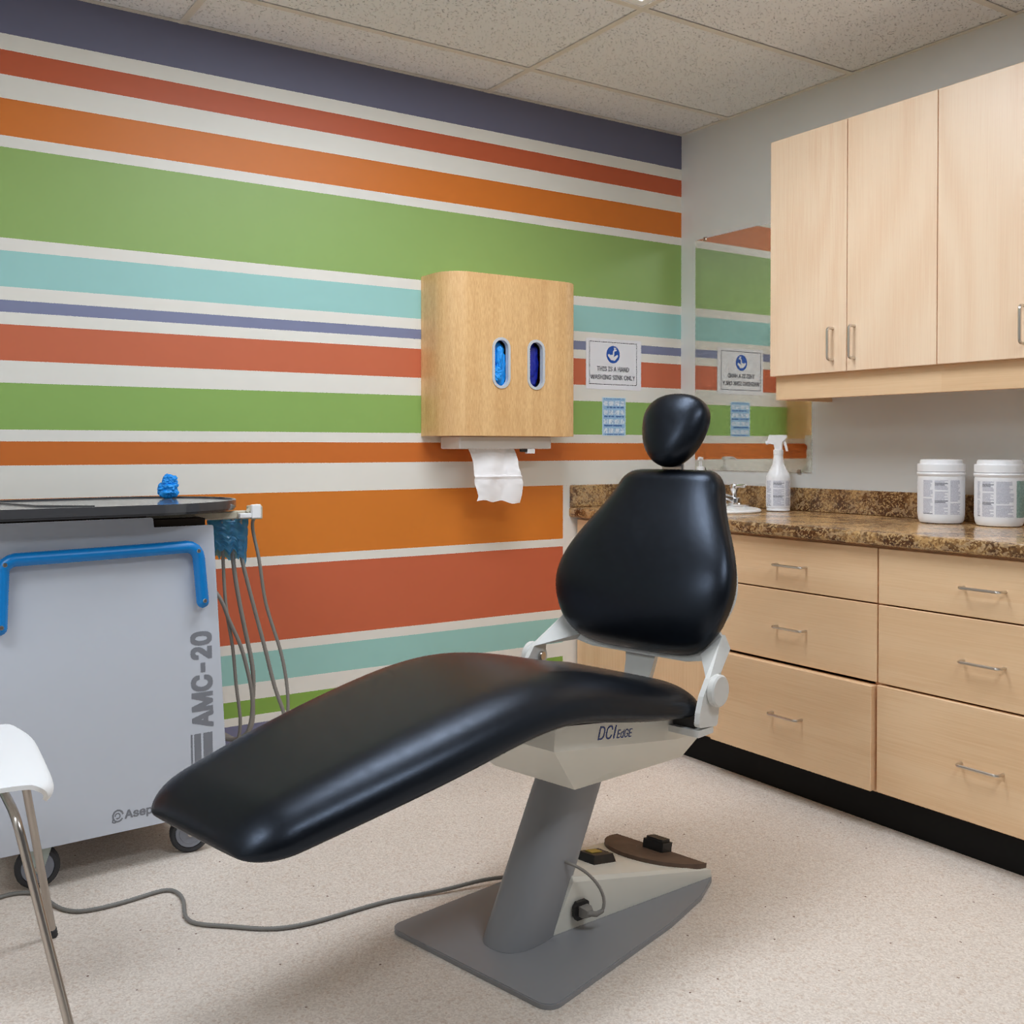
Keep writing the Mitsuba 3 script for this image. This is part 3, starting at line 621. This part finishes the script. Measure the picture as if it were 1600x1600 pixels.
# hinge brackets, knobs, arms
for sgn in (1, -1):
    pg = Polygon([(.436, .494), (.521, .484), (.530, .535), (.545, .572), (.532, .612), (.487, .606), (.456, .566), (.441, .528)]).buffer(-.010).buffer(.010, 6)
    hk = put('hinge_bracket', G(prism(pg, (0, sgn*.272 if sgn > 0 else -.286, 0), X, Z, Y, .014)), 'mat_chair_gray', D, 30)
    say(hk, 'light grey hinge plate')
    o = np.array([.506, sgn*.2855, .574])
    put('knob', G(cyl(o, o+Y*sgn*.020, .039, 36, .004)), 'mat_chair_gray', hk, 30)
    if sgn < 0:
        put('screw', G(cyl((.516, -.2719, .575), (.516, -.262, .575), .013, 18, .002)), 'mat_steel', hk, 30)
    put('block', G(hull([(s_, sgn*t_, z) for s_ in (.452, .506) for t_ in (.205, .264) for z in (.4865, .530)])), 'mat_black', hk, 20)
    foot = G(hull([(s_, sgn*t_, z) for s_ in (.438, .505) for t_, z in ((.196, .470), (.284, .470), (.284, .486), (.196, .486))]))
    put('foot', foot, 'mat_chair_gray', hk, 20)
    # bent arm plate from the hinge up to the yoke under the backrest
    arm = cat(hull([(s_, sgn*t_, z) for s_, t_, z in ((.466, .2722, .575), (.538, .2722, .560), (.466, .2845, .575), (.538, .2845, .560), (.488, .272, .606), (.540, .272, .612), (.488, .2845, .606), (.540, .2845, .612))]),
              hull([(s_, sgn*t_, z) for s_, t_, z in ((.488, .272, .606), (.540, .272, .612), (.488, .2845, .606), (.540, .2845, .612), (.592, .205, .620), (.604, .205, .620), (.598, .268, .658), (.610, .270, .658), (.600, .252, .690), (.614, .252, .690), (.592, .195, .636), (.606, .195, .640))]))
    say(put('back_arm', G(arm), 'mat_chair_gray', D, 30), 'light grey arm from the hinge to the backrest')
ey_ = np.array([.2, 0, 1.]); ey_ /= np.linalg.norm(ey_); ez_ = np.array([1., 0, -.2]); ez_ /= np.linalg.norm(ez_)
yk = Polygon([(-.252, .070), (-.268, .048), (-.205, .010), (-.15, 0), (.15, 0), (.205, .010), (.268, .048), (.252, .070), (.20, .13), (-.20, .13)])
say(put('yoke', G(prism(yk, (.592, 0, .610), Y, ey_, ez_, .011)), 'mat_chair_gray', D, 20), 'light grey bracket under the backrest')
ss = [(.607, .640, .052, .6), (.612, .620, .050, .62), (.604, .585, .044, .6), (.590, .548, .040, .58), (.575, .500, .040, .56), (.560, .440, .040, .54)]
say(put('rear_strut', G(rings(np.array([[(s0_, -w, z_), (s0_, w, z_), (s0_+.030, w*.8, z_-.004), (s0_+.030, -w*.8, z_-.004)] for s0_, z_, w, _ in ss]))), 'mat_chair_gray', D, 30), 'grey strut behind the seat')

# ------------------------------------------------------------------ cable on the floor
cp = [(-3.45, -.30), (-3.20, -.50), (-2.982, -.574), (-2.916, -.518), (-2.856, -.525), (-2.811, -.623), (-2.765, -.706), (-2.691, -.719), (-2.600, -.708), (-2.534, -.709), (-2.520, -.758), (-2.539, -.852), (-2.543, -.905), (-2.48, -.976), (-2.38, -1.054), (-2.237, -1.073), (-2.056, -1.071), (-1.919, -1.099), (-1.804, -1.120), (-1.70, -1.158), (-1.62, -1.145)]
cz_ = [.0055]*17 + [.010, .017, .0185, .012]
one('floor_cable', tube([(x, y, z) for (x, y), z in zip(cp, cz_)], .0051, 10, samples=150), 'mat_cable', 'long grey cable snaking across the floor from the cart to the chair base', 'cable', smooth=True)

# ------------------------------------------------------------------ the treatment cart (local: x to the right, y to the wall)
ca = math.radians(2.9); cO = np.array([-2.66, -.537, 0]); cX = np.array([math.cos(ca), math.sin(ca), 0]); cY = np.array([-math.sin(ca), math.cos(ca), 0])
def K(m):
    if hasattr(m, 'vertices'):
        v = np.array(m.vertices); o = mesh(cO + v[:, :1]*cX + v[:, 1:2]*cY + v[:, 2:]*Z, m.faces)
        if o.volume < 0: o.invert()
        return o
    v = np.asarray(m, float); return cO + v[..., :1]*cX + v[..., 1:2]*cY + v[..., 2:]*Z
C = thing('dental_cart', 'pale grey wheeled treatment cart with a blue grab handle, in front of the striped wall', 'cart')
LEAN = .05
def lean(z): return LEAN*(z-.12)
pe = np.array([0, LEAN, 1.]); pe /= np.linalg.norm(pe); pn = np.array([0, -1, LEAN]); pn /= np.linalg.norm(pn)
def on_panel(x, z, out=0.): return np.array([x, lean(z), z]) + pn*out
xc = .012
# front panel outline in (x, height along the panel)
po = Polygon([(xc-.358, 0), (xc+.342, 0), (xc+.313, .822), (xc+.140, .822), (xc+.137, .850), (xc-.312, .850)]).buffer(-.006).buffer(.006, 4)
put('front_panel', K(prism(po, on_panel(0, .118), X, pe, -pn, .016)), 'mat_cart_panel', C, 30)
put('body', K(cat(bx(xc-.300, xc+.300, .062, .495, .125, .925))), 'mat_cart_panel', C, False)
put('top_frame', K(cat(bx(xc-.295, xc+.125, .064, .41, .9255, .972), bx(xc+.125, xc+.297, .064, .41, .9255, .958))), 'mat_cart_inside', C, False)
# tray: long slab with round ends, recessed top and raised rim
def tray_poly(inset=0):
    p = unary_union([Point(.145, .215).buffer(1, 48), ])
    e = affinity.scale(Point(0, 0).buffer(1, 48), .325, .255); e = affinity.translate(e, .118, .195)
    q = unary_union([e, sbox(-.50, -.060, .118, .450), affinity.translate(affinity.scale(Point(0, 0).buffer(1, 48), .15, .255), -.50, .195)])
    return q.buffer(-.03).buffer(.03, 12).buffer(-inset)
tz = .978
tr = put('tray', K(cat(prism(tray_poly(.004), (0, 0, tz), X, Y, Z, .006), prism(tray_poly(), (0, 0, tz+.006), X, Y, Z, .0195))), 'mat_tray', C, 30)
put('rim', K(cat(prism(tray_poly().difference(tray_poly(.010)), (0, 0, tz+.0255), X, Y, Z, .003), prism(tray_poly(.002).difference(tray_poly(.008)), (0, 0, tz+.0285), X, Y, Z, .0012))), 'mat_tray', tr, 30)
div = LineString([(-.20, .36), (-.14, .12), (-.02, .02)]).buffer(.004)
put('divider', K(prism(div, (0, 0, tz+.0256), X, Y, Z, .004)), 'mat_tray', tr, 30)
# grab handle
hr = .0175
hp = [(-.254, .700), (-.247, .855)]; arc = []
H = [on_panel(-.256, .700, .020), on_panel(-.249, .842, .020)]
for q in (20, 45, 70): H.append(on_panel(-.249+.03*(1-math.cos(math.radians(q))), .842+.03*math.sin(math.radians(q)), .022))
H += [on_panel(-.219, .873, .022), on_panel(.0, .876, .022), on_panel(.236, .881, .022)]
for q in (20, 45, 70): H.append(on_panel(.236+.035*math.sin(math.radians(q)), .846+.035*math.cos(math.radians(q)), .022))
H += [on_panel(.272, .845, .020), on_panel(.281, .722, .020)]
hk = put('handle', K(tube(H, hr, 18)), 'mat_blue_handle', C, True)
say(hk, 'bright blue grab handle')
for x, z in ((.2655, .868), (.2805, .726), (-.2555, .704), (-.245, .862)):
    c = on_panel(x, z, .0365)
    put('screw', K(cat(cyl(c, c+pn*.004, .0058, 16, .001), )), 'mat_steel', hk, 30)
# printed lettering
def print_text(s, h, x, z, ex, ey, bold, width, k):
    return K(cat(*[text(s, h, on_panel(x, z, .0002)+ex*i*k+ey*j*k, ex, ey, pn, .0007+.00001*(i+2*j+3), bold, 0., width) for i in (-1, 0, 1) for j in (-1, 0, 1)]))
wA = text_width('AMC-20', .0555, True)
put('lettering', print_text('AMC-20', .0555, .3085, .362, pe, -X, True, .272/wA, .0021), 'mat_ink_gray', C, False)
for x0, x1 in ((.2445, .2495), (.2545, .2745), (.2815, .3085)):
    put('stripe', K(prism(sbox(x0, 0, x1, .125), on_panel(0, .222, .0002), X, pe, pn, .0007)), 'mat_ink_gray', C, False)
wB = text_width('Aseptico', .020, False)
put('lettering', print_text('Aseptico', .021, .0545, .1525, X, pe, True, .125/wB, .0004), 'mat_ink_gray', C, False)
a = np.linspace(.3, 5.6, 40); sw1 = LineString(np.stack([.037+.0135*np.cos(a), .163+.0150*np.sin(a)], 1)).buffer(.0022)
a = np.linspace(-2.0, 3.1, 30); sw2 = LineString(np.stack([.036+.0065*np.cos(a), .163+.0070*np.sin(a)], 1)).buffer(.0017)
sw3 = LineString([(.0235, .158), (.022, .148), (.030, .146)]).buffer(.0015)
put('emblem', K(prism(unary_union([sw1, sw2, sw3]), on_panel(0, 0, .0002)+pe*0, X, pe, pn, .0007)), 'mat_ink_gray', C, False)
# casters
def caster(x, y, yaw, bracket=True):
    k = key('caster', C)
    c = np.array([x, y, .0568]); ax = np.array([math.sin(yaw), -math.cos(yaw), 0]); fw = np.array([math.cos(yaw), math.sin(yaw), 0])
    def pp(n_, m, mat, sm=30): put(n_, K(m), mat, k, sm)
    def ring_(r0, r1, h0, h1):
        g_ = np.arange(40)*2*np.pi/40; P = []
        for r, h in ((r0, h0), (r1-.006, h0), (r1, h0+.006), (r1, h1-.006), (r1-.006, h1), (r0, h1)):
            P.append(c + ax*h + r*(np.cos(g_)[:, None]*fw + np.sin(g_)[:, None]*Z))
        return rings(np.array(P), caps=False)
    pp('wheel', cat(ring_(.042, .0565, -.013, .013)), 'mat_rubber')
    pp('hub', cat(cyl(c-ax*.0125, c+ax*.0125, .0418, 40, .002), cyl(c+ax*.0125, c+ax*.0145, .030, 32, .001)), 'mat_caster_hub')
    pp('axle', cyl(c-ax*.024, c+ax*.024, .0075, 18, .001), 'mat_steel')
    top = c + Z*.062
    arms = [hull([c+ax*h+fw*dx+Z*dz for h in (q, q+.003) for dx, dz in ((-.012, -.012), (.012, -.012), (-.036, .058), (.036, .058))]) for q in ((.0165, -.0195) if bracket else (-.0195,))]
    pp('bracket', cat(*arms, hull([c+ax*h+fw*dx+Z*dz for h in (-.030, .030) for dx in (-.047, .047) for dz in (.0585, .0625)]), cyl(c+Z*.0620, c+Z*.0680, .018, 20)), 'mat_caster_bracket')
caster(-.160, .050, math.radians(-9), True); caster(.255, .050, math.radians(-14), False); caster(-.20, .38, .3, False); caster(.255, .38, -.2, False)
# instrument holder and hoses on the right end
hold = put('instrument_holder', K(cat(cbx(.150, .440, .120, .150, .947, .9695, .003), cbx(.430, .488, .118, .160, .946, .970, .003), cbx(.474, .512, .112, .152, .944, .985, .003), cyl((.462, .116, .966), (.478, .116, .982), .007, 12))), 'mat_cart_beige', C, 20)
say(put('bracket', K(cat(cbx(.432, .470, .100, .117, .950, .964, .002), cbx(.4705, .500, .098, .1115, .948, .990, .002))), 'mat_white_plastic', hold, 20), 'white plastic holder end')
def hose(pts, r): put('hose', K(tube(pts, r, 10, samples=90)), 'mat_hose', C, True)
hose([(.386, .13, .945), (.390, .14, .90), (.396, .15, .87), (.411, .15, .655), (.428, .15, .555), (.442, .15, .416), (.450, .15, .287), (.440, .17, .245), (.40, .22, .235), (.345, .27, .30), (.318, .30, .42)], .0052)
hose([(.421, .13, .945), (.424, .14, .90), (.428, .15, .868), (.447, .15, .71), (.476, .15, .57), (.496, .15, .448), (.494, .15, .369), (.483, .15, .292), (.455, .175, .262), (.41, .23, .27), (.355, .28, .34), (.318, .31, .45)], .0068)
hose([(.446, .13, .945), (.449, .14, .90), (.453, .15, .867), (.472, .15, .768), (.505, .15, .646), (.544, .15, .502), (.580, .15, .377), (.600, .15, .31), (.585, .175, .24), (.52, .24, .22), (.42, .29, .28), (.318, .33, .40)], .0062)
hose([(.493, .135, .945), (.495, .15, .934), (.510, .15, .844), (.537, .15, .683), (.583, .15, .538), (.609, .15, .413), (.613, .15, .342), (.600, .17, .26), (.54, .22, .215), (.44, .28, .26), (.318, .34, .36)], .0055)
hose([(.318, .25, .80), (.370, .16, .735), (.387, .145, .706), (.411, .14, .645), (.442, .135, .573), (.467, .135, .492), (.484, .135, .41), (.485, .14, .33), (.465, .16, .26), (.42, .22, .23), (.318, .29, .26)], .0062)
# crumpled blue plastic
def sleeve(n=44, m=56):
    V = np.zeros((n, m, 3)); g_ = np.arange(m)*2*np.pi/m
    rag = .105 + .050*(meshkit.fbm(np.stack([np.cos(g_)*2.4, np.sin(g_)*2.4, np.zeros(m)], 1), 3, 7)-.5)*2 + .012*np.cos(g_)
    for i in range(n):
        s = i/(n-1); p = np.stack([np.cos(g_)*2.4, np.sin(g_)*2.4, np.full(m, s*6)], 1)
        w = 1 + .30*(meshkit.fbm(p*1.3, 3, 5)-.5)*2; fold = .006*(np.abs(meshkit.noise(p*2.2, 11)-.5)*2)
        V[i, :, 0] = .414 + .006*s + .066*(1-.22*s)*np.cos(g_)*(.75+.25*w); V[i, :, 1] = .150 + (.026+fold)*np.sin(g_)*w; V[i, :, 2] = .9455 - rag*s
    return rings(V, caps=False)
one('plastic_sleeve', K(sleeve()), 'mat_blue_film', 'crumpled see-through blue plastic sleeve over the hoses at the end of the cart', 'plastic sleeve', smooth=40)
one('plastic_wrap', K(cat(crumple((.300, .350, 1.0325), (.035, .030, .031), 21, .34, 1.5), crumple((.303, .347, 1.056), (.026, .022, .022), 25, .36, 1.6), crumple((.294, .345, 1.070), (.011, .010, .011), 29, .4, 1.8))), 'mat_glove_blue', 'crumpled bright blue plastic ball lying on the cart tray', 'plastic wrap', smooth=50)

# ------------------------------------------------------------------ white side chair at the left edge
W = thing('side_chair', 'white shell chair with chromed tube legs, cut off by the left edge of the photo', 'chair')
# local: f forward (away from the back), r to the right of the sitter, up
fdir = np.array([.9985, -.055, 0]); rdir = np.array([-.055, -.9985, 0]); wO = np.array([-3.085, -.955, 0])
def WC(p): p = np.asarray(p, float); return wO + p[..., :1]*fdir + p[..., 1:2]*rdir + p[..., 2:]*Z
def shell():
    nu_, nv_ = 40, 70; V = np.zeros((nv_, nu_, 3))
    # profile along the sitter's midline from the seat front over the seat to the top of the back
    pr_ = CubicSpline([0, .12, .30, .52, .68, .80, 1.0], np.array([[.196, .470], [.166, .487], [.05, .482], [-.13, .468], [-.205, .520], [-.235, .64], [-.285, .815]]))
    for i in range(nv_):
        s = i/(nv_-1); f0, z0 = pr_(s)
        hw_ = np.interp(s, [0, .05, .12, .3, .55, .66, .8, .95, 1.], [.222, .240, .250, .246, .205, .185, .215, .20, .16])
        for j in range(nu_):
            u = -1 + 2*j/(nu_-1); r_ = hw_*math.copysign(abs(u)**.9, u)
            front = max(0, 1-s/.16); seatw = max(0, 1-abs(s-.28)/.3)
            dz = -.014*front*abs(u)**3 + .012*seatw*abs(u)**2 ; df = -.022*front*abs(u)**8
            if s > .58: df += .035*abs(u)**2*min(1, (s-.58)/.2)
            V[i, j] = (f0+df, r_, z0+dz)
    a = WC(V.reshape(-1, 3)); nU, nV = nu_, nv_
    i, j = np.meshgrid(np.arange(nV-1), np.arange(nU-1), indexing='ij'); q = np.stack([i*nU+j, i*nU+j+1, (i+1)*nU+j+1, (i+1)*nU+j], -1).reshape(-1, 4)
    f = np.vstack([q[:, [0, 1, 2]], q[:, [0, 2, 3]]])
    me = mesh(a, f); nrm = np.array(me.vertex_normals); n = len(a); top = np.vstack([a+nrm*.0045, a-nrm*.0045])
    ring = [k_*nU for k_ in range(nV)] + [(nV-1)*nU+k_ for k_ in range(1, nU)] + [k_*nU+nU-1 for k_ in range(nV-2, -1, -1)] + list(range(nU-2, 0, -1))
    e = [[ring[q_], ring[(q_+1) % len(ring)]] for q_ in range(len(ring))]
    side = [[p, q_+n, q_] for p, q_ in e] + [[p, p+n, q_+n] for p, q_ in e]
    o = mesh(top, np.vstack([f, f[:, ::-1]+n, side])); o.fix_normals()
    return o
put('shell', shell(), 'mat_white_shell', W, 50)
LEGS = [((.105, -.150, .438), (.262, -.195)), ((.105, .150, .438), (.262, .292)), ((-.12, -.150, .438), (-.25, -.20)), ((-.12, .150, .438), (-.25, .21))]
FEET = {0: np.array([-2.838, -.800, 0]), 1: np.array([-2.889, -1.300, 0])}
TOPS = {0: np.array([-2.920, -.905, .440]), 1: np.array([-2.978, -1.190, .440])}
for i, (tp, ft) in enumerate(LEGS):
    if i in FEET: foot = FEET[i]; top = TOPS[i]
    else: foot = WC(np.array([ft[0], ft[1], 0.])); top = WC(np.array([tp[0], tp[1], .440]))
    inner = WC(np.array([tp[0], 0., .446]))
    d = (foot-top)/np.linalg.norm(foot-top); h_ = (inner-top); h_ /= np.linalg.norm(h_)
    pts = [inner, top+h_*.045] + [top+h_*.045*(1-q)**2+d*.045*q*q for q in (.2, .4, .6, .8)] + [top+d*.045, foot-d*.020]
    lk = put('leg', tube(pts, .0092, 14, cap=False), 'mat_steel', W, True)
    say(put('foot', cyl(foot-d*.024, foot+np.array([0, 0, .001]), .0108, 18, .002), 'mat_rubber', lk, 30), 'black plastic foot')
put('mounting_plate', cat(hull(WC(np.array([(f_, r_, z_) for f_ in (-.14, .125) for r_ in (-.035, .035) for z_ in (.448, .4555)])))), 'mat_steel', W, False)
